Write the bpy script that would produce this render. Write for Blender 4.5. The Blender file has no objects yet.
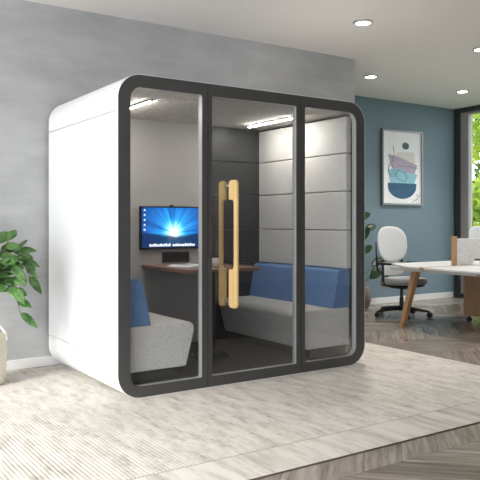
import bpy, bmesh, math, random
from mathutils import Vector, Matrix
random.seed(7)
PI = math.pi
scene = bpy.context.scene
COL = scene.collection

# ------------------------------------------------------------------ materials
def new_mat(name):
    m = bpy.data.materials.new(name); m.use_nodes = True
    nt = m.node_tree; b = nt.nodes['Principled BSDF']
    return m, nt, b

def mat(name, col, rough=0.5, metal=0.0, spec=0.5, emit=None, es=0.0, bump=0.0, bscale=200.0, var=0.0, vscale=8.0, coat=0.0):
    m, nt, b = new_mat(name)
    b.inputs['Base Color'].default_value = (*col, 1)
    b.inputs['Roughness'].default_value = rough
    b.inputs['Metallic'].default_value = metal
    b.inputs['Specular IOR Level'].default_value = spec
    b.inputs['Coat Weight'].default_value = coat
    if emit:
        b.inputs['Emission Color'].default_value = (*emit, 1)
        b.inputs['Emission Strength'].default_value = es
    tc = nt.nodes.new('ShaderNodeTexCoord')
    if bump > 0:
        n = nt.nodes.new('ShaderNodeTexNoise'); n.inputs['Scale'].default_value = bscale
        n.inputs['Detail'].default_value = 3
        nt.links.new(tc.outputs['Object'], n.inputs['Vector'])
        bp = nt.nodes.new('ShaderNodeBump'); bp.inputs['Strength'].default_value = bump
        bp.inputs['Distance'].default_value = 0.01
        nt.links.new(n.outputs['Fac'], bp.inputs['Height'])
        nt.links.new(bp.outputs['Normal'], b.inputs['Normal'])
    if var > 0:
        n = nt.nodes.new('ShaderNodeTexNoise'); n.inputs['Scale'].default_value = vscale
        n.inputs['Detail'].default_value = 6; n.inputs['Roughness'].default_value = 0.6
        nt.links.new(tc.outputs['Object'], n.inputs['Vector'])
        mr = nt.nodes.new('ShaderNodeMapRange')
        mr.inputs['From Min'].default_value = 0.3; mr.inputs['From Max'].default_value = 0.7
        mr.inputs['To Min'].default_value = 1 - var; mr.inputs['To Max'].default_value = 1 + var
        nt.links.new(n.outputs['Fac'], mr.inputs['Value'])
        hs = nt.nodes.new('ShaderNodeHueSaturation'); hs.inputs['Color'].default_value = (*col, 1)
        nt.links.new(mr.outputs['Result'], hs.inputs['Value'])
        nt.links.new(hs.outputs['Color'], b.inputs['Base Color'])
    return m

class NB:
    """tiny node-maths helper"""
    def __init__(s, nt): s.nt = nt
    def m(s, op, a, b=None, c=None):
        n = s.nt.nodes.new('ShaderNodeMath'); n.operation = op
        for i, v in enumerate((a, b, c)):
            if v is None: continue
            if isinstance(v, (int, float)): n.inputs[i].default_value = v
            else: s.nt.links.new(v, n.inputs[i])
        return n.outputs[0]
    def sep(s, v):
        n = s.nt.nodes.new('ShaderNodeSeparateXYZ'); s.nt.links.new(v, n.inputs[0]); return n.outputs
    def comb(s, x, y, z=0.0):
        n = s.nt.nodes.new('ShaderNodeCombineXYZ')
        for i, v in enumerate((x, y, z)):
            if isinstance(v, (int, float)): n.inputs[i].default_value = v
            else: s.nt.links.new(v, n.inputs[i])
        return n.outputs[0]
    def coord(s, which='Object'):
        return s.nt.nodes.new('ShaderNodeTexCoord').outputs[which]
    def noise(s, v, scale, detail=3, rough=.5):
        n = s.nt.nodes.new('ShaderNodeTexNoise'); n.inputs['Scale'].default_value = scale
        n.inputs['Detail'].default_value = detail; n.inputs['Roughness'].default_value = rough
        s.nt.links.new(v, n.inputs['Vector']); return n.outputs['Fac']
    def white(s, v):
        n = s.nt.nodes.new('ShaderNodeTexWhiteNoise'); n.noise_dimensions = '3D'
        s.nt.links.new(v, n.inputs['Vector']); return n.outputs['Value']
    def ramp(s, f, stops):
        n = s.nt.nodes.new('ShaderNodeValToRGB'); e = n.color_ramp.elements
        while len(e) < len(stops): e.new(0.5)
        for i, (p, c) in enumerate(stops):
            e[i].position = p; e[i].color = (*c, 1)
        s.nt.links.new(f, n.inputs[0]); return n.outputs[0]
    def mix(s, f, a, b, mode='MIX'):
        n = s.nt.nodes.new('ShaderNodeMix'); n.data_type = 'RGBA'; n.blend_type = mode
        for k, v in (('Factor', f), ('A', a), ('B', b)):
            sock = [i for i in n.inputs if i.name == k and (i.type == ('VALUE' if k == 'Factor' else 'RGBA'))][0]
            if isinstance(v, (int, float)): sock.default_value = v
            elif isinstance(v, tuple): sock.default_value = (*v, 1)
            else: s.nt.links.new(v, sock)
        return [o for o in n.outputs if o.type == 'RGBA'][0]
    def bump(s, h, strength, dist, bsdf):
        n = s.nt.nodes.new('ShaderNodeBump'); n.inputs['Strength'].default_value = strength
        n.inputs['Distance'].default_value = dist
        s.nt.links.new(h, n.inputs['Height']); s.nt.links.new(n.outputs[0], bsdf.inputs['Normal'])

def wood(name, c1, c2, axis='Z', scale=6, rough=.45):
    m, nt, b = new_mat(name); k = NB(nt)
    x, y, z = k.sep(k.coord())
    st = .12
    if axis == 'Z': v = k.comb(x, y, k.m('MULTIPLY', z, st))
    elif axis == 'X': v = k.comb(k.m('MULTIPLY', x, st), y, z)
    else: v = k.comb(x, k.m('MULTIPLY', y, st), z)
    f = k.noise(v, scale * 8, 4, .6)
    nt.links.new(k.ramp(f, [(.3, c1), (.7, c2)]), b.inputs['Base Color'])
    b.inputs['Roughness'].default_value = rough
    return m

def felt(name, c, var=.18, scale=160, bump=.25, rough=.95):
    m, nt, b = new_mat(name); k = NB(nt)
    v = k.coord()
    f = k.noise(v, scale, 4, .75); g = k.noise(v, 14, 3, .6)
    lo = tuple(q * (1 - var) for q in c); hi = tuple(min(1, q * (1 + var)) for q in c)
    base = k.ramp(f, [(.32, lo), (.68, hi)])
    base = k.mix(k.m('MULTIPLY', g, .25), base, tuple(q * .75 for q in c))
    nt.links.new(base, b.inputs['Base Color'])
    b.inputs['Roughness'].default_value = rough; b.inputs['Specular IOR Level'].default_value = .15
    k.bump(f, bump, .004, b)
    return m

def concrete():
    m, nt, b = new_mat('grey_plaster'); k = NB(nt)
    v = k.coord(); x, y, z = k.sep(v)
    a = k.noise(k.comb(k.m('MULTIPLY', x, .6), y, z), 1.6, 8, .62)
    c = k.noise(k.comb(k.m('MULTIPLY', x, .35), y, k.m('MULTIPLY', z, 1.6)), 5, 6, .7)
    f = k.m('ADD', k.m('MULTIPLY', a, .65), k.m('MULTIPLY', c, .35))
    nt.links.new(k.ramp(f, [(.36, (.375, .38, .387)), (.5, (.45, .455, .463)), (.64, (.535, .54, .55))]), b.inputs['Base Color'])
    b.inputs['Roughness'].default_value = .75; b.inputs['Specular IOR Level'].default_value = .3
    k.bump(f, .15, .02, b)
    return m

def chevron():
    m, nt, b = new_mat('chevron_oak_floor'); k = NB(nt)
    x, y, z = k.sep(k.coord())
    W, PW = .64, .20
    u = k.m('DIVIDE', y, W); fl = k.m('FLOOR', u); fr = k.m('SUBTRACT', u, fl)
    par = k.m('MODULO', k.m('ADD', fl, 100), 2)                       # 0 or 1
    tri = k.m('ABSOLUTE', k.m('SUBTRACT', fr, par))                 # triangle wave
    w = k.m('DIVIDE', k.m('ADD', x, k.m('MULTIPLY', tri, W)), PW * 1.414)
    pid = k.m('FLOOR', w); pf = k.m('SUBTRACT', w, pid)
    rnd = k.white(k.comb(pid, fl, 0))
    # along-plank / across-plank coordinates
    sgn = k.m('SUBTRACT', k.m('MULTIPLY', par, 2), 1)
    al = k.m('ADD', k.m('MULTIPLY', x, -.707), k.m('MULTIPLY', k.m('MULTIPLY', y, sgn), -.707))
    ac = k.m('SUBTRACT', k.m('MULTIPLY', x, .707), k.m('MULTIPLY', k.m('MULTIPLY', y, sgn), .707))
    v = k.comb(k.m('MULTIPLY', al, 1.3), k.m('MULTIPLY', ac, 16), k.m('MULTIPLY', rnd, 37))
    g = k.noise(v, 1.7, 6, .65)
    base = k.ramp(g, [(.28, (.13, .105, .085)), (.5, (.27, .235, .205)), (.72, (.42, .385, .35))])
    tone = k.ramp(rnd, [(0, (.55, .52, .49)), (.3, (.85, .83, .81)), (1, (1.15, 1.15, 1.16))])
    base = k.mix(1.0, base, tone, 'MULTIPLY')
    edge = k.m('LESS_THAN', k.m('MINIMUM', pf, k.m('SUBTRACT', 1, pf)), .012)
    e2 = k.m('LESS_THAN', k.m('MINIMUM', fr, k.m('SUBTRACT', 1, fr)), .003)
    base = k.mix(k.m('MULTIPLY', k.m('MAXIMUM', edge, e2), .5), base, (.05, .042, .035))
    nt.links.new(base, b.inputs['Base Color'])
    b.inputs['Roughness'].default_value = .26
    k.bump(g, .06, .01, b)
    return m

def rug_mat():
    m, nt, b = new_mat('ribbed_rug'); k = NB(nt)
    x, y, z = k.sep(k.coord())
    P = .024
    u = k.m('DIVIDE', x, P); i = k.m('FLOOR', u); fr = k.m('SUBTRACT', u, i)
    rib = k.m('SINE', k.m('MULTIPLY', fr, PI))
    streak = k.noise(k.comb(k.m('MULTIPLY', i, .31), k.m('MULTIPLY', y, 3.2), 0), 1.0, 5, .75)
    fine = k.noise(k.comb(k.m('MULTIPLY', x, 30), k.m('MULTIPLY', y, 60), 0), 2, 3, .7)
    big = k.noise(k.comb(x, y, 3.3), 1.4, 4, .6)
    base = k.ramp(streak, [(.30, (.32, .29, .255)), (.44, (.55, .52, .475)), (.58, (.70, .67, .625))])
    base = k.mix(k.m('MULTIPLY', k.m('POWER', k.m('SUBTRACT', 1, rib), 2.0), .26), base, (.36, .335, .30))
    base = k.mix(k.m('MULTIPLY', k.m('POWER', fine, 1.5), .45), base, (.46, .43, .39))
    base = k.mix(k.m('MULTIPLY', k.m('GREATER_THAN', big, .56), .12), base, (.42, .39, .36))
    # border band: ribs stop, dashed stitch line along it
    dsh = k.m('GREATER_THAN', k.m('SINE', k.m('MULTIPLY', x, 300)), -.3)
    ln = k.m('LESS_THAN', k.m('ABSOLUTE', k.m('ADD', y, 1.385)), .006)
    inner = k.m('GREATER_THAN', y, -1.385)
    bf = k.noise(k.comb(k.m('MULTIPLY', x, 7), k.m('MULTIPLY', y, 1.2), 9), 1, 4, .6)
    bb = k.ramp(bf, [(.36, (.39, .36, .32)), (.56, (.66, .63, .585))])
    bb = k.mix(k.m('MULTIPLY', fine, .3), bb, (.5, .47, .43))
    base = k.mix(inner, bb, base)
    base = k.mix(k.m('MULTIPLY', k.m('MULTIPLY', ln, dsh), .7), base, (.16, .14, .12))
    nt.links.new(base, b.inputs['Base Color'])
    b.inputs['Roughness'].default_value = .95; b.inputs['Specular IOR Level'].default_value = .1
    h = k.m('ADD', k.m('MULTIPLY', k.m('MULTIPLY', rib, inner), 1), k.m('MULTIPLY', fine, .5))
    k.bump(h, .3, .006, b)
    return m

def glass(name, tint=(.93, .95, .95), refl=1.0):
    m = bpy.data.materials.new(name); m.use_nodes = True; nt = m.node_tree; nt.nodes.clear()
    o = nt.nodes.new('ShaderNodeOutputMaterial'); t = nt.nodes.new('ShaderNodeBsdfTransparent')
    g = nt.nodes.new('ShaderNodeBsdfGlossy'); mx = nt.nodes.new('ShaderNodeMixShader')
    fr = nt.nodes.new('ShaderNodeFresnel'); fr.inputs['IOR'].default_value = 1.45
    ml = nt.nodes.new('ShaderNodeMath'); ml.operation = 'MULTIPLY'; ml.inputs[1].default_value = refl
    t.inputs['Color'].default_value = (*tint, 1); g.inputs['Roughness'].default_value = .02
    g.inputs['Color'].default_value = (1, 1, 1, 1)
    nt.links.new(fr.outputs[0], ml.inputs[0]); nt.links.new(ml.outputs[0], mx.inputs[0])
    nt.links.new(t.outputs[0], mx.inputs[1]); nt.links.new(g.outputs[0], mx.inputs[2])
    nt.links.new(mx.outputs[0], o.inputs[0])
    return m

def screen_mat():
    m, nt, b = new_mat('desktop_wallpaper'); k = NB(nt)
    u, v, _ = k.sep(k.coord('Generated')); v = _            # screen lies in XZ
    dx = k.m('MULTIPLY', k.m('SUBTRACT', u, .52), 1.75); dy = k.m('SUBTRACT', v, .36)
    r = k.m('SQRT', k.m('ADD', k.m('MULTIPLY', dx, dx), k.m('MULTIPLY', dy, dy)))
    ang = k.m('ARCTAN2', dy, dx)
    rays = k.noise(k.comb(k.m('COSINE', ang), k.m('SINE', ang), 1.7), 4.2, 3, .6)
    glow = k.m('MAXIMUM', k.m('SUBTRACT', 1, k.m('DIVIDE', r, 1.15)), 0)
    f = k.m('MULTIPLY', k.m('ADD', k.m('MULTIPLY', rays, 1.2), -.12), k.m('POWER', glow, .9))
    f = k.m('ADD', f, k.m('MULTIPLY', k.m('POWER', k.m('MAXIMUM', k.m('SUBTRACT', 1, k.m('DIVIDE', r, .40)), 0), 1.2), .62))
    sky = k.ramp(f, [(0, (.003, .03, .14)), (.22, (.008, .13, .48)), (.45, (.03, .38, .80)), (.68, (.25, .72, .95)), (.95, (.93, .98, 1))])
    hill = k.m('ADD', .33, k.m('MULTIPLY', k.m('ABSOLUTE', k.m('SUBTRACT', u, .56)), .22))
    hill = k.m('SUBTRACT', hill, k.m('MULTIPLY', k.noise(k.comb(u, 0, 0), 5, 2, .5), .06))
    below = k.m('MULTIPLY', k.m('SUBTRACT', hill, v), 14)
    below = k.m('MINIMUM', k.m('MAXIMUM', below, 0), .93)
    c = k.mix(below, sky, (.002, .016, .07))
    b.inputs['Base Color'].default_value = (0.01, .01, .01, 1)
    nt.links.new(c, b.inputs['Emission Color']); b.inputs['Emission Strength'].default_value = 1.5
    b.inputs['Roughness'].default_value = .25
    return m

def leafmat(name, c1, c2, trans=.25, rough=.4, scale=3):
    m, nt, b = new_mat(name); k = NB(nt)
    f = k.noise(k.coord(), scale, 3, .6)
    nt.links.new(k.ramp(f, [(.35, c1), (.65, c2)]), b.inputs['Base Color'])
    b.inputs['Roughness'].default_value = rough
    tr = nt.nodes.new('ShaderNodeBsdfTranslucent'); mx = nt.nodes.new('ShaderNodeMixShader'); mx.inputs[0].default_value = trans
    nt.links.new(k.ramp(f, [(.35, tuple(min(1, q * 1.6) for q in c1)), (.65, tuple(min(1, q * 1.4) for q in c2))]), tr.inputs['Color'])
    out = nt.nodes['Material Output']
    nt.links.new(b.outputs[0], mx.inputs[1]); nt.links.new(tr.outputs[0], mx.inputs[2]); nt.links.new(mx.outputs[0], out.inputs[0])
    return m

M = dict(
    plaster=concrete(), floor=chevron(), rug=rug_mat(),
    rugedge=mat('rug_binding', (.10, .085, .07), .9),
    blue=mat('blue_paint', (.175, .25, .30), .62, spec=.35, bump=.08, bscale=60),
    ceil=mat('ceiling_paint', (.86, .825, .80), .9, spec=.2),
    white=mat('white_baseboard', (.82, .82, .82), .45),
    dark=mat('charcoal_window_frame', (.035, .038, .042), .5),
    greyframe=mat('grey_sash', (.36, .35, .34), .5),
    shell=mat('white_lacquer', (.83, .835, .84), .42, spec=.4),
    seam=mat('seam_grey', (.32, .32, .33), .7),
    pframe=mat('charcoal_frame', (.055, .055, .054), .42),
    alu=mat('light_grey_glazing_bead', (.42, .42, .415), .45),
    glass=glass('clear_glass', (.975, .98, .98), .3), dglass=glass('door_glass', (.89, .895, .90), .5),
    wglass=glass('window_glass', (.95, .97, .96), .5),
    podceil=felt('pod_ceiling_felt', (.60, .57, .535), .28, 40),
    podfloor=mat('pod_carpet', (.045, .042, .04), .95, bump=.5, bscale=150, var=.45, vscale=30),
    podwall=mat('pod_wall_grey', (.38, .37, .357), .8, bump=.03),
    blackglass=mat('dark_gloss_panel', (.045, .047, .048), .42, spec=.35),
    feltg=felt('light_grey_felt', (.54, .535, .52), .22, 80),
    feltb=felt('blue_felt', (.12, .21, .39), .25, 80),
    plinth=mat('black_plinth', (.03, .03, .03), .7),
    desk=wood('walnut_laminate', (.16, .085, .055), (.25, .14, .095), 'X'),
    hand=wood('pale_beech', (.74, .49, .19), (.86, .62, .29), 'Z', 4, .35),
    oak=wood('warm_oak', (.33, .185, .09), (.50, .30, .16), 'Z', 4, .5),
    cab=wood('brown_oak_front', (.28, .155, .085), (.40, .24, .14), 'Z', 4, .5),
    black=mat('black_plastic', (.014, .014, .015), .4),
    rubber=mat('dark_rubber', (.01, .01, .01), .7),
    metal=mat('dark_steel', (.06, .06, .06), .35, .6),
    chrome=mat('brushed_steel', (.55, .55, .55), .3, .9),
    strip=mat('light_strip', (1, 1, 1), .5, emit=(1, .95, .88), es=175.0),
    lamp=mat('downlight_lens', (1, 1, 1), .5, emit=(1, .96, .88), es=22.0),
    screen=screen_mat(), icon=mat('screen_icons', (.6, .6, .6), .5, emit=(.85, .92, 1), es=.9),
    paper=mat('white_paper', (.78, .78, .76), .7), ink=mat('grey_print', (.35, .35, .37), .7), cup=mat('white_china', (.85, .85, .83), .2),
    coffee=mat('coffee', (.06, .03, .015), .2),
    table=mat('white_desktop', (.62, .625, .63), .35),
    edge=mat('white_desk_edge', (.60, .60, .585), .5),
    screenfelt=felt('speckled_felt', (.70, .70, .69), .22, 45, .2),
    chairw=mat('white_mesh_back', (.66, .67, .69), .7, bump=.3, bscale=300),
    seatg=felt('grey_seat_fabric', (.36, .36, .36), .12, 140),
    basket=felt('cream_woven_basket', (.66, .62, .52), .2, 90, .6),
    soil=mat('potting_soil', (.05, .033, .02), .95, bump=.8, bscale=60),
    stone=mat('brown_stone_pot', (.16, .12, .10), .7, var=.3, vscale=15, bump=.3, bscale=40),
    leafg=leafmat('glossy_green_leaf', (.03, .11, .025), (.17, .33, .10), .22, .26, 9),
    leafd=leafmat('dark_lily_leaf', (.012, .045, .018), (.03, .085, .03), .15, .35, 5),
    stem=mat('green_stem', (.12, .18, .05), .6), twig=mat('brown_twig', (.13, .09, .05), .8),
    tree1=leafmat('spring_leaves', (.16, .25, .025), (.42, .50, .06), .45, .6, 1.2),
    tree2=leafmat('deep_green_leaves', (.03, .07, .012), (.10, .17, .03), .35, .6, 1.2),
    bark=mat('tree_bark', (.10, .08, .06), .9, bump=.8, bscale=20),
    lawn=mat('lawn_grass', (.07, .11, .03), .95, var=.4, vscale=4, bump=.5, bscale=60),
    mount=mat('picture_paper', (.86, .86, .88), .55),
    art_cream=mat('cream_paint', (.72, .69, .66), .7), art_lilac=mat('lilac_paint', (.44, .37, .47), .7),
    art_sky=mat('light_blue_paint', (.26, .52, .64), .7), art_teal=mat('teal_paint', (.008, .085, .18), .6, var=.2, vscale=14),
    art_dot=mat('slate_dot', (.085, .12, .16), .7), art_line=mat('ink_line', (.10, .12, .17), .7),
    pgrey=mat('pewter_frame', (.16, .165, .17), .35, .5),
)

# ------------------------------------------------------------------ mesh helpers
def link(name, bm, m, parent=None, loc=(0, 0, 0), rot=(0, 0, 0), smooth=True, bevel=0.0, bseg=2, angle=40):
    me = bpy.data.meshes.new(name)
    bmesh.ops.recalc_face_normals(bm, faces=bm.faces)
    bm.to_mesh(me); bm.free()
    o = bpy.data.objects.new(name, me); COL.objects.link(o)
    me.materials.append(M[m] if isinstance(m, str) else m)
    o.location = loc; o.rotation_euler = rot
    if parent: o.parent = parent
    if smooth:
        for p in me.polygons: p.use_smooth = True
        if bevel <= 0:
            es = o.modifiers.new('sharp', 'EDGE_SPLIT'); es.split_angle = math.radians(angle)
    if bevel > 0:
        bv = o.modifiers.new('bevel', 'BEVEL'); bv.width = bevel; bv.segments = bseg; bv.limit_method = 'ANGLE'
        bv.angle_limit = math.radians(35)
        if smooth:
            wn = o.modifiers.new('normals', 'WEIGHTED_NORMAL'); wn.weight = 100; wn.keep_sharp = False
    return o

def box(bm, x0, x1, y0, y1, z0, z1):
    vs = [bm.verts.new(p) for p in ((x0, y0, z0), (x1, y0, z0), (x1, y1, z0), (x0, y1, z0), (x0, y0, z1), (x1, y0, z1), (x1, y1, z1), (x0, y1, z1))]
    for f in ((0, 3, 2, 1), (4, 5, 6, 7), (0, 1, 5, 4), (1, 2, 6, 5), (2, 3, 7, 6), (3, 0, 4, 7)):
        bm.faces.new([vs[i] for i in f])

def B(name, m, x0, x1, y0, y1, z0, z1, parent=None, bevel=0.0, **kw):
    """box part; its origin stays at the parent's origin"""
    bm = bmesh.new(); box(bm, x0, x1, y0, y1, z0, z1)
    return link(name, bm, m, parent, bevel=bevel, smooth=bevel > 0, **kw)

def prism(bm, pts, a0, a1, axis='Y'):
    """extrude polygon pts; axis Y: pts are (x,z); axis Z: pts (x,y); axis X: pts (y,z)"""
    def V(p, a):
        return (p[0], a, p[1]) if axis == 'Y' else ((p[0], p[1], a) if axis == 'Z' else (a, p[0], p[1]))
    A = [bm.verts.new(V(p, a0)) for p in pts]; Bv = [bm.verts.new(V(p, a1)) for p in pts]
    n = len(pts)
    for i in range(n):
        bm.faces.new((A[i], A[(i + 1) % n], Bv[(i + 1) % n], Bv[i]))
    bm.faces.new(A); bm.faces.new(Bv[::-1])

def rrect(x0, x1, z0, z1, r, n=8):
    """rounded rectangle, r = radius or (bl, br, tr, tl)"""
    if isinstance(r, (int, float)): r = (r,) * 4
    pts = []
    for (cx, cz, rr, a0) in ((x0, z0, r[0], PI), (x1, z0, r[1], 1.5 * PI), (x1, z1, r[2], 0), (x0, z1, r[3], .5 * PI)):
        ox = cx + (rr if cx == x0 else -rr); oz = cz + (rr if cz == z0 else -rr)
        for i in range(n + 1):
            a = a0 + (PI / 2) * i / n
            pts.append((ox + rr * math.cos(a), oz + rr * math.sin(a)))
    return pts

def ring(bm, outer, inner, y0, y1):
    n = len(outer)
    L = [[bm.verts.new((p[0], y, p[1])) for p in prof] for prof, y in ((outer, y0), (inner, y0), (inner, y1), (outer, y1))]
    for i in range(n):
        j = (i + 1) % n
        for a in range(4):
            b = (a + 1) % 4
            bm.faces.new((L[a][i], L[a][j], L[b][j], L[b][i]))

def tube(bm, pts, r, n=8, cap=True):
    pts = [Vector(p) for p in pts]; rs = r if isinstance(r, (list, tuple)) else [r] * len(pts)
    rings = []; up = Vector((0, 0, 1))
    for i, p in enumerate(pts):
        d = (pts[min(i + 1, len(pts) - 1)] - pts[max(i - 1, 0)]).normalized()
        if i == 0:
            up = Vector((0, 0, 1)) if abs(d.z) < .9 else Vector((1, 0, 0))
        s = d.cross(up).normalized(); up = s.cross(d).normalized()
        rings.append([bm.verts.new(p + rs[i] * (math.cos(2 * PI * k / n) * s + math.sin(2 * PI * k / n) * up)) for k in range(n)])
    for a, b in zip(rings, rings[1:]):
        for k in range(n): bm.faces.new((a[k], a[(k + 1) % n], b[(k + 1) % n], b[k]))
    if cap: bm.faces.new(rings[0]); bm.faces.new(rings[-1][::-1])

def lathe(bm, prof, n=32, c=(0, 0), sx=1, sy=1):
    """prof = [(r,z)] around Z"""
    rings = []
    for r, z in prof:
        if r < 1e-6: rings.append([bm.verts.new((c[0], c[1], z))])
        else: rings.append([bm.verts.new((c[0] + sx * r * math.cos(2 * PI * k / n), c[1] + sy * r * math.sin(2 * PI * k / n), z)) for k in range(n)])
    for a, b in zip(rings, rings[1:]):
        for k in range(n):
            j = (k + 1) % n
            if len(a) == 1 and len(b) == 1: continue
            if len(a) == 1: bm.faces.new((a[0], b[j], b[k]))
            elif len(b) == 1: bm.faces.new((a[k], a[j], b[0]))
            else: bm.faces.new((a[k], a[j], b[j], b[k]))

def empty(name, loc=(0, 0, 0), rz=0, label=None, cat=None, group=None):
    o = bpy.data.objects.new(name, None); COL.objects.link(o)
    o.location = loc; o.rotation_euler = (0, 0, rz); o.empty_display_size = .1
    if label: o['label'] = label
    if cat: o['category'] = cat
    if group: o['group'] = group
    return o

def tag(o, label, cat, group=None, kind=None):
    o['label'] = label; o['category'] = cat
    if group: o['group'] = group
    if kind: o['kind'] = kind
    return o

def struct(o):
    o['kind'] = 'structure'; return o

def copy_tree(o, parent=None):
    c = o.copy(); COL.objects.link(c)
    if parent: c.parent = parent
    for ch in [q for q in bpy.data.objects if q.parent == o]: copy_tree(ch, c)
    return c

# ------------------------------------------------------------------ the room
H = 3.17
LX = -4.2          # the left side of the room is open glazing towards daylight
bm = bmesh.new(); box(bm, LX, 7.75, -7.5, 3.4, -.14, -.012)
struct(link('floor', bm, 'floor', smooth=False))
bm = bmesh.new(); box(bm, LX, 7.85, -7.5, 3.4, H, H + .25)
struct(link('ceiling', bm, 'ceil', smooth=False))
bm = bmesh.new(); box(bm, LX, 3.667, 1.52, 3.23, -.05, H)
struct(link('wall_back', bm, 'plaster', smooth=False))
bm = bmesh.new(); box(bm, 3.667, 7.75, 3.23, 3.4, -.05, H)
struct(link('wall_rear', bm, 'blue', smooth=False))
struct(B('baseboard_back', 'white', LX, 3.667, 1.506, 1.519, -.0118, .072, bevel=.003))
struct(B('baseboard_rear', 'white', 3.667, 7.52, 3.214, 3.229, -.0118, .082, bevel=.003))
struct(B('baseboard_side', 'white', 3.668, 3.682, 1.506, 3.213, -.0118, .072, bevel=.003))

# glazed side wall at X = 7.6
bm = bmesh.new()
box(bm, 7.55, 7.72, 3.13, 3.229, -.0115, H - .001)
box(bm, 7.55, 7.72, -.5, 3.13, H - .075, H - .001)
box(bm, 7.55, 7.72, -.5, 3.13, -.0115, .06)
struct(link('wall_right', bm, 'dark', smooth=False))
bm = bmesh.new(); box(bm, 7.55, 7.75, -7.5, -.501, -.05, H)  # unseen solid wall, added to keep the lawn out of the pod glass reflections
struct(link('added_wall_side', bm, 'plaster', smooth=False))
bm = bmesh.new(); box(bm, LX, 7.75, -7.7, -7.501, -.05, H)  # unseen wall behind the camera, added to block light from that side
struct(link('added_wall_front', bm, 'plaster', smooth=False))
ys = [3.13, 1.3, -.5]
for i in range(len(ys) - 1):
    a, b_ = ys[i], ys[i + 1]
    w = empty('window_%d' % (i + 1), (7.6, b_, .06)); struct(w)
    hh = H - .075 - .06; L = a - b_
    bm = bmesh.new()
    box(bm, 0, .10, L - .16, L - .001, 0, hh); box(bm, 0, .10, .001, .06, 0, hh)
    box(bm, 0, .10, .06, L - .16, 0, .06); box(bm, 0, .10, .06, L - .16, hh - .035, hh)
    link('window_frame', bm, 'greyframe', w, smooth=False)
    bm = bmesh.new(); box(bm, .045, .055, .06, L - .16, .06, hh - .035)
    link('pane', bm, 'wglass', w, smooth=False)

# outdoors ground
bm = bmesh.new(); box(bm, 7.76, 40, -25, 35, -.35, -.15)
struct(link('ground', bm, 'lawn', smooth=False))

# rug
rg = empty('rug', (0, 0, 0), 0, 'large cream rug with fine ribs and a stitched border line under the pod', 'rug')
B('pile', 'rug', -5.5, 3.13, -1.70, 1.45, -.009, -.0008, rg, bevel=.003)
B('binding', 'rugedge', -5.503, 3.134, -1.705, 1.452, -.0118, -.0045, rg)

# ------------------------------------------------------------------ pod
W_, Hh, D, R = 2.36, 2.305, 1.48, .18
pod = empty('meeting_pod', (0, 0, 0), 0, 'large white office meeting pod with rounded corners, charcoal front frame and glass front', 'office pod')
Z0 = 0.0
def P(name, m, *a, **k): return B(name, m, a[0], a[1], a[2], a[3], a[4] + Z0, a[5] + Z0, pod, **k)

# outer shell pieces, following the rounded profile (thin skins over a body)
def skin(z_from, z_to, y0, y1, t=.02, corner=None):
    """corner: 'top' or 'bottom' U-shaped skin; else two flat sides handled elsewhere"""
    outer, inner = [], []
    n = 14
    if corner == 'top':
        seq = [(0, z_from, 0)]
        o = [(0, z_from)] + [(R + R * math.cos(a), Hh - R + R * math.sin(a)) for a in [PI - PI / 2 * i / n for i in range(n + 1)]] + \
            [(W_ - R + R * math.cos(a), Hh - R + R * math.sin(a)) for a in [PI / 2 - PI / 2 * i / n for i in range(n + 1)]] + [(W_, z_from)]
    else:
        o = [(0, z_to)] + [(R + R * math.cos(a), R + R * math.sin(a)) for a in [PI + PI / 2 * i / n for i in range(n + 1)]] + \
            [(W_ - R + R * math.cos(a), R + R * math.sin(a)) for a in [1.5 * PI + PI / 2 * i / n for i in range(n + 1)]] + [(W_, z_to)]
    cx, cz = W_ / 2, Hh / 2
    def inn(p):
        x, z = p
        rx = min(max(x, R), W_ - R); rz = min(max(z, R), Hh - R)
        d = Vector((x - rx, z - rz))
        if d.length < 1e-6: return p
        d.normalize(); return (x - d.x * t, z - d.y * t)
    i_ = [inn(p) for p in o]
    bm = bmesh.new()
    prism(bm, o + i_[::-1], y0, y1, 'Y')
    return bm
ZS1, ZS0 = 2.038, .267
T = .03
o = link('top_shell', skin(ZS1 + .0022, 0, T, D, corner='top'), 'shell', pod, (0, 0, Z0), bevel=.002)
o = link('base_shell', skin(0, ZS0 - .0022, T, D, corner='bottom'), 'shell', pod, (0, 0, Z0), bevel=.002)
P('side_panel', 'shell', 0, .02, T, D, ZS0 + .0022, ZS1 - .0022, bevel=.002)
P('side_panel', 'shell', W_ - .02, W_, T, D, ZS0 + .0022, ZS1 - .0022, bevel=.002)
# body tube
bm = bmesh.new()
ring(bm, rrect(.012, W_ - .012, .018, Hh - .012, R - .012, 10), rrect(.10, W_ - .10, .078, 2.225, .004, 10), .062, D - .01)
link('body', bm, 'plinth', pod, (0, 0, Z0), angle=30)
P('back_board', 'podwall', .05, W_ - .05, 1.42, D - .012, .07, 2.24)
# white front trim ring
bm = bmesh.new()
ring(bm, rrect(0, W_, 0, Hh, R, 12), rrect(.003, W_ - .003, .003, Hh - .003, R - .003, 12), 0, .027)
link('front_trim', bm, 'shell', pod, (0, 0, Z0), angle=30)
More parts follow.
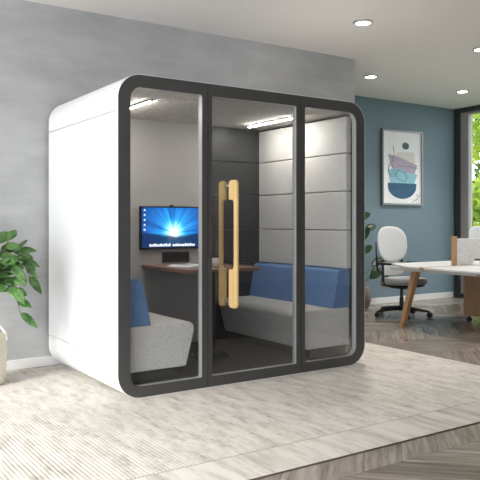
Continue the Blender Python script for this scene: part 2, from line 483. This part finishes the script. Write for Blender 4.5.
# front frame bays
def bay(x0, x1, ox0, ox1, ro, ri, name):
    bm = bmesh.new()
    ring(bm, rrect(x0, x1, .0032, Hh - .0032, ro, 10), rrect(ox0, ox1, .082, 2.212, ri, 10), 0.0, .012)
    f = link(name, bm, 'pframe', pod, (0, 0, Z0), angle=30)
    bm = bmesh.new()
    ri2 = tuple(q for q in ri)
    ro2 = tuple(max(q - .004, .002) for q in ro)
    ring(bm, rrect(x0 + .003, x1 - .003, .018, Hh - .012, ro2, 10), rrect(ox0, ox1, .082, 2.212, ri2, 10), .0125, .06)
    link('glazing_bead', bm, 'alu', f, (0, 0, 0), angle=30)
    bm = bmesh.new()
    prism(bm, rrect(ox0 - .004, ox1 + .004, .078, 2.216, tuple(q + .003 for q in ri2), 10), .030, .038, 'Y')
    link('glass_pane', bm, 'dglass' if name == 'door' else 'glass', f, (0, 0, 0), smooth=False)
    return f
r1 = R - .0032
bay(.0032, .731, .096, .686, (r1, .003, .003, r1), (.085, .015, .015, .085), 'fixed_panel')
door = bay(.737, 1.632, .770, 1.592, (.003,) * 4, (.012,) * 4, 'door')
bay(1.638, W_ - .0032, 1.677, 2.262, (.003, r1, r1, .003), (.015, .085, .085, .015), 'fixed_panel')

# door handle: two D shaped beech pulls, outside and inside
def pull(sign):
    y0, y1 = (.015, .103) if sign > 0 else (-.010, -.120)
    X0, X1 = .912, .934
    z0, z1, rr = .595, 1.575, .035
    s0, s1 = .89, 1.425
    bm = bmesh.new()
    a, b = min(y0, y1), max(y0, y1)
    # C-shaped outline in YZ: outer edge away from the glass, recess next to the glass
    out = rrect(a, b, z0, z1, rr, 6)
    # slot shape (opens at the glass side); grip stays at the far side
    g = .040
    if sign < 0: g0, g1 = a + g, b     # slot from grip to glass
    else: g0, g1 = a, b - g
    n = 6; rs = .032
    if sign < 0:
        left = []
        # traverse outer loop counter-clockwise: bl, br, tr, tl ; glass side is right (b)
        pts = out[:7] + out[7:14]                       # bl, br
        pts += [(b, s0), ] + [(g0 + rs + rs * math.cos(t), s0 + rs + rs * math.sin(t) + 0) for t in [1.5 * PI - PI / 2 * i / n for i in range(n + 1)]]
        pts += [(g0 + rs + rs * math.cos(t), s1 - rs + rs * math.sin(t)) for t in [PI - PI / 2 * i / n for i in range(n + 1)]] + [(b, s1)]
        pts += out[14:21] + out[21:]
    else:
        pts = out[:28]
        pts += [(a, s1)] + [(g1 - rs + rs * math.cos(t), s1 - rs + rs * math.sin(t)) for t in [PI / 2 - PI / 2 * i / n for i in range(n + 1)]]
        pts += [(g1 - rs + rs * math.cos(t), s0 + rs + rs * math.sin(t)) for t in [0 - PI / 2 * i / n for i in range(n + 1)]] + [(a, s0)]
    prism(bm, pts, X0, X1, 'X')
    h = link('handle', bm, 'hand', door, (0, 0, 0), bevel=.004)
    for z in (.64, 1.53):
        bm = bmesh.new()
        if sign < 0: tube(bm, [(.916, .029, z), (.916, -.02, z)], .009, 10)
        else: tube(bm, [(.916, .009, z), (.916, .018, z)], .012, 10)
        link('mounting_bolt', bm, 'chrome', h)
    return h
pull(-1)
hin = pull(1); hin.location.y = .030

# interior
P('pod_ceiling', 'podceil', .10, 2.26, .062, 1.42, 2.214, 2.224)
P('pod_floor', 'podfloor', .10, 2.26, .062, 1.42, .076, .083)
seams = [2.193, 1.865, 1.528, 1.18, .838]
for side in (0, 1):
    x0, x1 = ((.101, .118) if side == 0 else (2.20, 2.26))
    for a, b_ in zip(seams, seams[1:]):
        P('upholstered_panel', 'feltg', x0, x1, .068, 1.405, b_ + .0025, a - .0025, bevel=.010, bseg=3)
P('center_board', 'podwall', .71, 1.52, 1.385, 1.419, .083, 2.213, bevel=.003)
for a, b_ in zip([2.21] + seams[1:], seams[1:] + [.083]):  # gaps between rows stand in for the side wall's reflected seams
    P('rear_panel', 'blackglass', 1.523, 2.259, 1.395, 1.419, b_ + .003, a - .003, bevel=.004)
    P('rear_panel', 'blackglass', .101, .707, 1.395, 1.419, b_ + .003, a - .003, bevel=.004)
for x in (.46, 1.92):
    P('light_housing', 'alu', x - .014, x + .014, .40, 1.20, 2.200, 2.2135)
    st = P('light_strip', 'strip', x - .008, x + .008, .42, 1.18, 2.193, 2.1975)
# benches: profile in XZ, extruded along Y
def bench(side):
    nm = 'bench'
    mir = (lambda x: x) if side == 0 else (lambda x: W_ - x)
    pr = [(.105, .165), (.595, .165)]
    # front leans outward upward with rounded nose
    c = (.612, .443); r = .055
    for i in range(9):
        a = -.15 + (PI / 2 + .15) * i / 8
        pr.append((c[0] + r * math.cos(a), c[1] + r * math.sin(a)))
    pr.append((.105, .498))
    pr = [(mir(x), z) for x, z in pr]
    bm = bmesh.new(); prism(bm, pr, .085, 1.380, 'Y')
    s = link('bench_seat', bm, 'feltg', pod, (0, 0, Z0), bevel=.012, bseg=3)
    bm = bmesh.new(); prism(bm, [(mir(x), z) for x, z in ((.105, .0835), (.54, .0835), (.54, .1645), (.105, .1645))], .11, 1.37, 'Y')
    link('bench_plinth', bm, 'plinth', pod, (0, 0, Z0), smooth=False)
    bm = bmesh.new(); prism(bm, [(mir(x), z) for x, z in ((.105, .500), (.300, .500), (.292, .52), (.235, .815), (.205, .8345), (.105, .8345))], .085, 1.383, 'Y')
    link('back_cushion', bm, 'feltb', pod, (0, 0, Z0), bevel=.005, bseg=3)
bench(0); bench(1)
# table on one column
DZ = .855
bm = bmesh.new(); prism(bm, rrect(.845, 1.60, .50, 1.384, (.06, .06, .004, .004), 6), DZ - .028 + Z0, DZ + Z0, 'Z')
link('table_top', bm, 'desk', pod, bevel=.003)
bm = bmesh.new(); lathe(bm, [(0, 0), (.17, 0), (.175, .006), (.05, .016), (.036, .04), (.034, .70), (.034, DZ - .03 - .083), (.0, DZ - .03 - .083)], 28)
link('table_leg', bm, 'metal', pod, (1.20, .72, .083 + Z0), smooth=True)
# socket strip on the board
sk = P('socket_strip', 'metal', 1.06, 1.352, 1.374, 1.3845, .870, .966, bevel=.004)
for i in range(4):
    x = 1.105 + i * .0707
    bm = bmesh.new(); lathe(bm, [(0, 0), (.024, 0), (.024, .003), (.019, .003), (.018, .0005), (0, .0005)], 20)
    link('socket', bm, 'black', sk, (x, 1.3735, .924), (PI / 2, 0, 0))

# wall monitor
tv = empty('wall_monitor', (1.152, 1.384, 1.20), 0, 'black wall monitor in the pod showing a blue light-ray desktop', 'monitor')
B('bezel', 'black', -.333, .333, -.035, -.002, -.203, .203, tv, bevel=.004)
B('screen', 'screen', -.318, .318, -.0375, -.0355, -.185, .190, tv)
B('webcam', 'black', -.018, .018, -.034, -.012, .2035, .217, tv, bevel=.003)
bm = bmesh.new()
for i in range(26):
    x = -.242 + i * .0188
    h = random.choice((.020, .024, .028))
    if i == 12: continue
    bm = bmesh.new(); box(bm, x, x + .0145, -.0388, -.0378, -.176, -.176 + h)
    link('app_icon', bm, 'icon', tv, smooth=False)
for i in range(5):
    bm = bmesh.new(); box(bm, -.300, -.284, -.0388, -.0378, .158 - i * .046, .174 - i * .046)
    link('desktop_icon', bm, 'icon', tv, smooth=False)

# things on the pod table
mg = empty('magazine', (1.14, .93, DZ + .002), .25, 'open white magazine lying on the pod table under the monitor', 'magazine')
def page(s):
    bm = bmesh.new(); n = 10; prev = None
    for i in range(n + 1):
        t = i / n; x = s * .20 * t; z = .004 + .014 * math.sin(PI * min(1, t * 1.0)) * (1 - .3 * t)
        cur = [bm.verts.new((x, -.14, z)), bm.verts.new((x, .14, z)), bm.verts.new((x, .14, .001)), bm.verts.new((x, -.14, .001))]
        if prev:
            for k in range(4): bm.faces.new((prev[k], prev[(k + 1) % 4], cur[(k + 1) % 4], cur[k]))
        else: bm.faces.new(cur)
        prev = cur
    bm.faces.new(prev[::-1])
    p = link('page', bm, 'paper', mg)
    bm = bmesh.new()
    for k in range(5): box(bm, s * .05 if s > 0 else s * .16, s * .16 if s > 0 else s * .05, -.10 + k * .04, -.085 + k * .04, .0175, .0182)
    link('printed_text', bm, 'ink', p, smooth=False)
page(1); page(-1)
cp = empty('coffee_cup', (1.235, .705, DZ + .002), 0, 'small white cup with handle standing on the pod table behind the door', 'cup')
bm = bmesh.new(); lathe(bm, [(0, .002), (.026, .002), (.030, .006), (.038, .05), (.041, .078), (.038, .078), (.035, .05), (.027, .010), (0, .008)], 28)
link('cup_body', bm, 'cup', cp)
bm = bmesh.new(); tube(bm, [(.036, 0, .065), (.055, 0, .066), (.066, 0, .05), (.060, 0, .03), (.035, 0, .022)], .005, 8); link('cup_handle', bm, 'cup', cp)
bm = bmesh.new(); lathe(bm, [(0, .062), (.0355, .062)], 28); link('coffee', bm, 'coffee', cp)

# ------------------------------------------------------------------ ceiling downlights
lights = [(2.685, .362), (4.488, 2.09), (6.33, 2.09), (4.488, .38)]
labs = ['round ceiling downlight at the centre top, nearest above the pod',
        'round ceiling downlight above the edge of the blue wall beside the pod corner',
        'round ceiling downlight nearest the corner of blue wall and window',
        'round ceiling downlight cut by the frame edge above the desk side']
def downlight(i, x, y):
    e = empty('ceiling_downlight', (x, y, H), 0, labs[i] if i < 4 else None, 'ceiling light', 'recessed downlights')
    return e
def fill_downlight(e):
    bm = bmesh.new(); lathe(bm, [(.070, -.012), (.073, -.016), (.088, -.010), (.098, -.001), (.075, -.0005), (.070, -.012)], 36)
    link('trim_ring', bm, 'chrome', e)
    bm = bmesh.new(); lathe(bm, [(0, -.013), (.068, -.013), (.068, -.006), (0, -.006)], 36)
    link('lens', bm, 'lamp', e)
for i, (x, y) in enumerate(lights):
    e = downlight(i, x, y); fill_downlight(e)
for i, (x, y) in enumerate(lights):
    ld = bpy.data.lights.new('downlight_beam', 'SPOT'); ld.energy = 120; ld.spot_size = math.radians(110); ld.spot_blend = .8
    ld.color = (1, .93, .84); ld.shadow_soft_size = .05
    lo = bpy.data.objects.new('downlight_beam', ld); COL.objects.link(lo); lo.location = (x, y, H - .03)

# ------------------------------------------------------------------ framed picture
pic = empty('framed_picture', (6.279, 3.228, 2.12), 0, 'framed abstract print of stacked bowl shapes on the blue wall', 'picture')
hw, hz = .458, .598
bm = bmesh.new(); ring(bm, rrect(-hw, hw, -hz, hz, .002, 1), rrect(-hw + .03, hw - .03, -hz + .03, hz - .03, .002, 1), -.04, 0)
link('frame', bm, 'pgrey', pic, smooth=False, bevel=0)
B('print', 'mount', -hw + .03, hw - .03, -.022, -.004, -hz + .03, hz - .03, pic)
def shape(name, m, pts, k):
    bm = bmesh.new(); prism(bm, pts, -.0235 - k * .0006, -.0222, 'Y'); return link(name, bm, m, pic, smooth=False)
def AP(x, y):   # pixel of the print (380..430, 120..210 crop at 5.34x) -> local metres
    return ((x - 120) / 105 * (hw + .01) , (250 - y) / 200 * (hz - .03))
def poly(*ps): return [AP(*p) for p in ps]
shape('painted_dot', 'art_dot', [(AP(136, 127)[0] + .078 * math.cos(a), AP(136, 127)[1] + .056 * math.sin(a)) for a in [2 * PI * i / 28 for i in range(28)]], 1)
shape('painted_trapezoid', 'art_cream', poly((82, 205), (92, 165), (180, 160), (186, 225)), 1)
shape('painted_trapezoid', 'art_lilac', poly((62, 240), (48, 178), (100, 190), (196, 232), (182, 285), (90, 290)), 2)
shape('painted_trapezoid', 'art_sky', poly((60, 337), (48, 262), (110, 255), (140, 275), (196, 284), (180, 337)), 3)
shape('painted_bowl', 'art_teal', [AP(47, 337)] + [AP(119 - 72 * math.cos(a), 352 + 72 * math.sin(a)) for a in [PI * i / 20 for i in range(21)]] + [AP(191, 337)], 4)
for pts in ([(72, 130), (78, 175), (70, 215), (52, 240), (48, 275), (60, 295), (75, 275), (70, 240), (55, 245)],
            [(60, 300), (80, 300), (100, 265), (130, 275), (143, 305), (132, 328), (105, 320), (82, 290), (88, 268), (110, 262)],
            [(98, 242), (150, 240), (196, 250)], [(170, 440), (195, 425), (203, 405), (190, 398)]):
    bm = bmesh.new(); tube(bm, [(AP(*p)[0], -.0262, AP(*p)[1]) for p in pts], .0035, 6)
    link('ink_line', bm, 'art_line', pic)

# ------------------------------------------------------------------ desks
desk = empty('office_desk', (4.22, 0, -.012), 0, 'white double office desk with slanted wooden legs beside the blue wall', 'desk')
L_ = 3.2
bm = bmesh.new()
prism(bm, [(0.0, 1.045), (L_, 1.045), (L_, 1.78), (.42, 1.78), (.30, 1.755), (.05, 1.30), (0, 1.2)], .715, .74, 'Z')
link('desktop', bm, 'table', desk, bevel=.004)
bm = bmesh.new()
prism(bm, [(0.0, .20), (.10, .13), (L_, .13), (L_, .965), (0, .965)], .715, .74, 'Z')
link('desktop', bm, 'table', desk, bevel=.004)
B('joint_block', 'oak', .01, .30, .967, 1.043, .712, .741, desk, bevel=.003)
B('under_frame', 'edge', .14, L_ - .1, .35, 1.62, .672, .714, desk, bevel=.004)
def slant_leg(xt, yt, xb, yb):
    bm = bmesh.new()
    t = .046; b = .028
    vs = [bm.verts.new((xb + sx * b, yb + sy * b, 0)) for sx, sy in ((-1, -1), (1, -1), (1, 1), (-1, 1))] + \
         [bm.verts.new((xt + sx * t, yt + sy * t * .8, .7145)) for sx, sy in ((-1, -1), (1, -1), (1, 1), (-1, 1))]
    for f in ((0, 3, 2, 1), (4, 5, 6, 7), (0, 1, 5, 4), (1, 2, 6, 5), (2, 3, 7, 6), (3, 0, 4, 7)): bm.faces.new([vs[i] for i in f])
    link('leg', bm, 'oak', desk, bevel=.004)
slant_leg(.22, 1.26, .07, 1.36)
slant_leg(.40, .33, .22, .24)
slant_leg(L_ - .3, 1.30, L_ - .15, 1.45); slant_leg(L_ - .3, .33, L_ - .15, .2)

ps = empty('desk_screen', (4.83, 1.005, .730), 0, 'light grey felt privacy screen with wooden end post standing on the desk', 'desk divider')
B('end_post', 'oak', -.045, .0, -.030, .030, 0, .352, ps, bevel=.008, bseg=3)
B('felt_panel', 'screenfelt', .001, 2.35, -.016, .016, .004, .325, ps, bevel=.006)

sp = empty('desk_speaker', (5.13, .915, .730), 0, 'small white domed desk device with black top on the desk', 'desk device')
bm = bmesh.new(); lathe(bm, [(0, 0), (.062, 0), (.066, .008), (.060, .034), (.040, .056), (0, .058)], 28); link('dome', bm, 'cup', sp)
bm = bmesh.new(); lathe(bm, [(.0, .0562), (.042, .0562), (.038, .070), (.018, .078), (0, .079)], 24); link('top_cap', bm, 'black', sp)

cb = empty('drawer_pedestal', (5.33, .66, -.012), 0, 'brown wooden drawer pedestal on castors under the desk', 'cabinet')
B('carcass', 'cab', 0, .42, .0, .62, .075, .60, cb, bevel=.003)
for i, (a, b_) in enumerate(((.08, .245), (.25, .415), (.42, .595))):
    dr = B('drawer', 'cab', .02, .40, -.018, -.001, a, b_, cb, bevel=.002)
    B('drawer_pull', 'metal', .15, .27, -.026, -.0185, b_ - .03, b_ - .018, dr)
def castor(parent, x, y, r=.028, name='castor', rz=0, top=None):
    bm = bmesh.new()
    for s in (-.014, .014):
        tube(bm, [(x + (s - .008) * math.cos(rz), y + (s - .008) * math.sin(rz), r), (x + (s + .008) * math.cos(rz), y + (s + .008) * math.sin(rz), r)], r, 16)
    tube(bm, [(x, y, r), (x, y, top or r * 2 + .012)], .008, 8)
    return link(name, bm, 'rubber', parent)
for x in (.05, .37):
    for y in (.05, .57): castor(cb, x, y, .027, top=.075)

# ------------------------------------------------------------------ office chair
def pad(w, d, t, crown=.02, curve=0.0, dish=0.0, n=22, p=3.2, taper=0.0):
    """superellipse pad lying in XY, thickness t along Z; curve bends it along X, crown domes it"""
    bm = bmesh.new(); K = 7; tops, bots = [], []
    def pt(s, a, z):
        ca, sa = math.cos(a), math.sin(a)
        x = math.copysign(abs(ca) ** (2 / p), ca) * w / 2 * s; y = math.copysign(abs(sa) ** (2 / p), sa) * d / 2 * s
        x *= 1 + taper * y / d
        return (x, y, z + curve * (x / (w / 2)) ** 2 + dish * (y / (d / 2)) ** 2)
    NA = 40; rings = []
    prof = [(0.001, t / 2 + crown)] + [(s, t / 2 + crown * (1 - s * s)) for s in (.3, .6, .82, .93)] + [(.985, t * .25), (1, 0), (.985, -t * .25), (.93, -t / 2), (.6, -t / 2), (.001, -t / 2)]
    for s, z in prof: rings.append([bm.verts.new(pt(s, 2 * PI * k / NA, z)) for k in range(NA)])
    for a, b in zip(rings, rings[1:]):
        for k in range(NA): bm.faces.new((a[k], a[(k + 1) % NA], b[(k + 1) % NA], b[k]))
    bm.faces.new(rings[0]); bm.faces.new(rings[-1][::-1])
    return bm

def make_chair(loc, rz, label):
    """chair faces local -Y"""
    c = empty('office_chair', loc, rz, label, 'office chair', 'swivel chairs at the desk')
    bm = pad(.58, .54, .075, .028, 0, 0, p=2.9, taper=-.1); link('seat', bm, 'seatg', c, (0, -.03, .475), (math.radians(-1), 0, 0))
    bm = pad(.52, .50, .03, 0); link('seat_shell', bm, 'black', c, (0, -.02, .422))
    B('mechanism', 'black', -.09, .09, -.12, .14, .375, .415, c, bevel=.01)
    # upper back
    bm = pad(.55, .49, .018, .012, .05, .012, p=2.5, taper=.06); link('backrest', bm, 'chairw', c, (0, .215, .965), (math.radians(83), 0, 0))
    bm = pad(.42, .19, .03, .01, .04, 0, p=3.5); link('lumbar_rest', bm, 'chairw', c, (0, .200, .635), (math.radians(88), 0, 0))
    # back frame: black rim and spine
    bm = bmesh.new()
    tube(bm, [(0, .10, .40), (0, .24, .42), (0, .275, .50), (0, .262, .72), (0, .262, .95)], [.024, .026, .024, .020, .014], 10)
    for s in (-1, 1):
        tube(bm, [(0, .268, .56), (s * .12, .262, .57), (s * .215, .238, .62), (s * .235, .225, .72), (s * .24, .232, .86), (s * .235, .245, 1.0)], [.016, .015, .014, .014, .011, .007], 8)
    tube(bm, [(-.235, .225, .72), (-.12, .262, .735), (0, .268, .74), (.12, .262, .735), (.235, .225, .72)], .013, 8)
    link('back_frame', bm, 'black', c)
    for s in (-1, 1):
        bm = bmesh.new()
        tube(bm, [(s * .17, .02, .41), (s * .26, .03, .43), (s * .285, .06, .50), (s * .285, .06, .70)], [.018, .018, .020, .018], 8)
        a = link('arm_support', bm, 'black', c)
        B('arm_pad', 'black', s * .285 - .045, s * .285 + .045, -.13, .15, .70, .728, a, bevel=.012, bseg=3)
    bm = bmesh.new(); lathe(bm, [(.0, .09), (.045, .09), (.045, .13), (.028, .14), (.028, .26), (.02, .26), (.02, .376), (0, .376)], 18); link('gas_column', bm, 'black', c)
    base = bmesh.new()
    for i in range(5):
        a = 2 * PI * i / 5 + .35
        ca, sa = math.cos(a), math.sin(a)
        tube(base, [(ca * .02, sa * .02, .115), (ca * .16, sa * .16, .105), (ca * .36, sa * .36, .078)], [.032, .024, .015], 8)
    lathe(base, [(0, .08), (.05, .08), (.055, .10), (.05, .13), (0, .135)], 18)
    link('star_base', base, 'black', c)
    for i in range(5):
        a = 2 * PI * i / 5 + .35
        castor(c, math.cos(a) * .365, math.sin(a) * .365, .034, rz=a + .9, top=.08)
    return c
chair = make_chair((5.00, 2.03, -.012), -.02, 'white-backed swivel office chair at the desk in front of the blue wall')
ch2 = copy_tree(chair)
ch2.location = (6.93, 2.05, -.012); ch2.rotation_euler = (0, 0, -.1)
ch2['label'] = 'white office chair back showing above the felt screen against the window'

# ------------------------------------------------------------------ plants
def leaf(bm, base, d, up, length, width, droop=.3, fold=.25, n=8, tip=1.4):
    """leaf growing from base along d, bending down by droop"""
    d = Vector(d).normalized(); up = Vector(up)
    s = d.cross(up).normalized(); up = s.cross(d).normalized()
    prev = None
    for i in range(n + 1):
        t = i / n
        w = width / 2 * (math.sin(PI * min(1, t ** .8 * .97 + .015)) ** .8) * (1 if t < .7 else 1)
        if i == n: w = .0006
        ctr = Vector(base) + d * length * (t - .12 * droop * t * t) - Vector((0, 0, 1)) * droop * length * t * t * .6
        rise = up * (w * fold)
        cur = [bm.verts.new(ctr - s * w + rise), bm.verts.new(ctr - s * w * .5 + rise * .35), bm.verts.new(ctr), bm.verts.new(ctr + s * w * .5 + rise * .35), bm.verts.new(ctr + s * w + rise)]
        if prev:
            for k in range(4): bm.faces.new((prev[k], prev[k + 1], cur[k + 1], cur[k]))
        prev = cur

def finish_leaves(name, bm, m, parent):
    o = link(name, bm, m, parent, angle=80)
    so = o.modifiers.new('thickness', 'SOLIDIFY'); so.thickness = .0012
    return o

# basket plant by the grey wall
pl = empty('potted_plant', (-.655, 1.06, 0), 0, 'bushy green large-leaved plant in a cream woven basket by the grey wall', 'plant')
bm = bmesh.new(); lathe(bm, [(0, 0), (.145, 0), (.158, .012), (.172, .12), (.178, .25), (.178, .395), (.168, .400), (.165, .39), (.165, .35), (0, .35)], 40)
link('basket', bm, 'basket', pl)
bm = bmesh.new(); lathe(bm, [(0, .352), (.163, .352), (.10, .362), (0, .366)], 30); link('soil', bm, 'soil', pl)
bm = bmesh.new()
tube(bm, [(.183 * math.cos(t), 0, .34 + .155 * math.sin(t)) for t in [PI * i / 24 for i in range(25)]], .009, 8)
hd = link('basket_handle', bm, 'white', pl); hd['label'] = 'white arched handle'; hd.rotation_euler = (0, 0, -.59)
stm = bmesh.new(); fol = bmesh.new()
rnd = random.Random(11)
tips = []
for i in range(11):
    a = 2 * PI * i / 11 + rnd.uniform(-.2, .2); r = rnd.uniform(.10, .27); h = rnd.uniform(.84, 1.32)
    if i == 0: r, h = .30, 1.06
    p0 = Vector((rnd.uniform(-.03, .03), rnd.uniform(-.03, .03), .36)); p3 = Vector((math.cos(a) * r, math.sin(a) * r, h))
    p1 = Vector((math.cos(a) * r * .2, math.sin(a) * r * .2, .36 + (h - .36) * .45)); p2 = Vector((math.cos(a) * r * .6, math.sin(a) * r * .6, .36 + (h - .36) * .8))
    tube(stm, [p0, p1, p2, p3], [.010, .008, .006, .004], 7)
    for k in range(10):
        t = .40 + .60 * k / 9
        q = p0.lerp(p1, t * 3) if t < 1 / 3 else (p1.lerp(p2, t * 3 - 1) if t < 2 / 3 else p2.lerp(p3, t * 3 - 2))
        b_ = a + rnd.uniform(-1.7, 1.7); el = rnd.uniform(-.25, .75)
        leaf(fol, q, (math.cos(b_) * math.cos(el), math.sin(b_) * math.cos(el), math.sin(el)), (rnd.uniform(-.6, .1), rnd.uniform(-.9, -.3), rnd.uniform(.4, .9)), rnd.uniform(.12, .185), rnd.uniform(.07, .10), rnd.uniform(.0, .35), rnd.uniform(.05, .25))
# trailing sprays on the pod side
for (dx, dy, z0, z1) in ((.34, -.06, .98, .82), (.24, -.16, .80, .55), (.32, .10, 1.06, .95), (.18, -.25, 1.0, .75)):
    pts = [Vector((.03, 0, .60)), Vector((dx * .5, dy * .5, z0)), Vector((dx * .85, dy * .9, (z0 + z1) / 2 + .05)), Vector((dx, dy, z1))]
    tube(stm, pts, [.006, .005, .004, .003], 6)
    for k, q in enumerate((pts[1], pts[1].lerp(pts[2], .5), pts[2], pts[2].lerp(pts[3], .5), pts[3])):
        b_ = math.atan2(dy, dx) + rnd.uniform(-.9, .9)
        leaf(fol, q, (math.cos(b_), math.sin(b_), rnd.uniform(-.9, .1)), (-.4, -.6, .5), rnd.uniform(.12, .17), rnd.uniform(.06, .08), .3, .25)
link('stems', stm, 'stem', pl); finish_leaves('foliage', fol, 'leafg', pl)

# lily by the blue wall, behind the pod corner
pp = empty('potted_lily', (5.0, 2.86, -.012), 0, 'dark leafy plant in a round brown pot at the blue wall behind the pod', 'plant')
bm = bmesh.new(); lathe(bm, [(0, 0), (.10, 0), (.14, .03), (.178, .12), (.185, .20), (.165, .30), (.135, .345), (.12, .35), (.118, .33), (.14, .28), (0, .28)], 36)
link('pot', bm, 'stone', pp)
bm = bmesh.new(); lathe(bm, [(0, .30), (.13, .295)], 24); link('soil', bm, 'soil', pp)
stm = bmesh.new(); fol = bmesh.new()
spec = [((.28, -.08), .62, .30, .30), ((.20, .05), .80, .26, .20), ((.34, -.02), .50, .26, .45), ((.17, -.14), .45, .25, .3), ((.14, .03), 1.30, .24, .3), ((.16, -.06), 1.14, .20, .35),
        ((-.2, .08), .9, .28, .3), ((-.25, -.1), .7, .3, .4), ((-.1, .15), 1.2, .28, .3), ((-.15, -.12), 1.35, .26, .3), ((.02, -.05), 1.0, .28, .2)]
for (dx, dy), z, ln, dr in spec:
    p0 = Vector((dx * .12, dy * .12, .28)); p2 = Vector((dx * .75, dy * .75, z)); p1 = Vector((dx * .3, dy * .3, .28 + (z - .28) * .6))
    tube(stm, [p0, p1, p2], [.008, .006, .004], 6)
    dd = Vector((dx, dy, .10)).normalized()
    leaf(fol, p2, (dd.x, dd.y, .75), (-.5, -.5, .6), ln, .13, dr, .2)
link('stems', stm, 'stem', pp); finish_leaves('foliage', fol, 'leafd', pp)

# ------------------------------------------------------------------ trees outside the window
def tree(name, loc, h, r, m, seed, label, nl=5200, cz=None):
    rn = random.Random(seed)
    t = empty(name, loc, 0, label, 'tree', 'trees outside the window')
    bm = bmesh.new()
    tube(bm, [(0, 0, -.2), (.06, .03, h * .3), (-.05, .05, h * .6), (.02, 0, h * .9)], [.17, .13, .09, .03], 10)
    for i in range(9):
        a = rn.uniform(0, 2 * PI); z = h * rn.uniform(.2, .75)
        tube(bm, [(0, 0, z), (math.cos(a) * r * .4, math.sin(a) * r * .4, z + h * .08), (math.cos(a) * r * .85, math.sin(a) * r * .85, z + h * .14)], [.06, .035, .012], 6)
    link('trunk', bm, 'bark', t)
    bm = bmesh.new()
    blobs = []
    for i in range(26):
        a = rn.uniform(0, 2 * PI); q = r * math.sqrt(rn.random()) * .85; z = h * rn.uniform(.14, 1.0)
        q *= 1 - .5 * max(0, z / h - .6)
        blobs.append((math.cos(a) * q, math.sin(a) * q, z, rn.uniform(.35, .62) * r * .62))
    for i in range(nl):
        bx, by, bz, br = rn.choice(blobs)
        d = Vector((rn.gauss(0, 1), rn.gauss(0, 1), rn.gauss(0, 1))).normalized() * br * rn.random() ** .4
        c = Vector((bx, by, bz)) + d
        n = Vector((rn.gauss(0, 1), rn.gauss(0, 1), rn.gauss(0, 1) + .4)).normalized(); s = n.orthogonal().normalized(); w = n.cross(s)
        L = rn.uniform(.13, .23)
        bm.faces.new([bm.verts.new(c - s * L * .5), bm.verts.new(c + w * L * .3), bm.verts.new(c + s * L * .5), bm.verts.new(c - w * L * .3)])
    link('crown', bm, m, t, smooth=False)
tree('tree', (12.6, 5.0, -.15), 5.2, 1.9, 'tree1', 3, 'bright yellow-green tree outside seen through the window', 9000)
tree('tree', (15.4, 7.6, -.15), 7.0, 2.4, 'tree2', 5, 'darker green tall tree further out behind the bright one', 8000)

# ------------------------------------------------------------------ light, world, camera
w = bpy.data.worlds.new('World'); scene.world = w; w.use_nodes = True
bg = w.node_tree.nodes['Background']; bg.inputs[0].default_value = (.93, .965, 1, 1); bg.inputs[1].default_value = 4.0
sd = bpy.data.lights.new('sun', 'SUN'); sd.energy = 3.4; sd.angle = math.radians(14); sd.color = (1, .96, .9)
so = bpy.data.objects.new('sun', sd); COL.objects.link(so)
az, el = math.radians(206), math.radians(32)     # where the sun stands
so.rotation_euler = Vector((math.cos(az) * math.cos(el), math.sin(az) * math.cos(el), math.sin(el))).to_track_quat('Z', 'Y').to_euler()

cam = bpy.data.cameras.new('camera'); co = bpy.data.objects.new('camera', cam); COL.objects.link(co)
co.location = (-1.969, -4.473, 1.25); co.rotation_euler = (PI / 2, 0, math.radians(56.2 - 90))
cam.sensor_width = 36; cam.lens = 690 / 480 * 36; cam.shift_y = -17.5 / 480; cam.clip_start = .05; cam.clip_end = 200
scene.camera = co
vs = scene.view_settings; vs.view_transform = 'Standard'; vs.look = 'None'; vs.exposure = 0.12; vs.gamma = 1; vs.use_curve_mapping = False
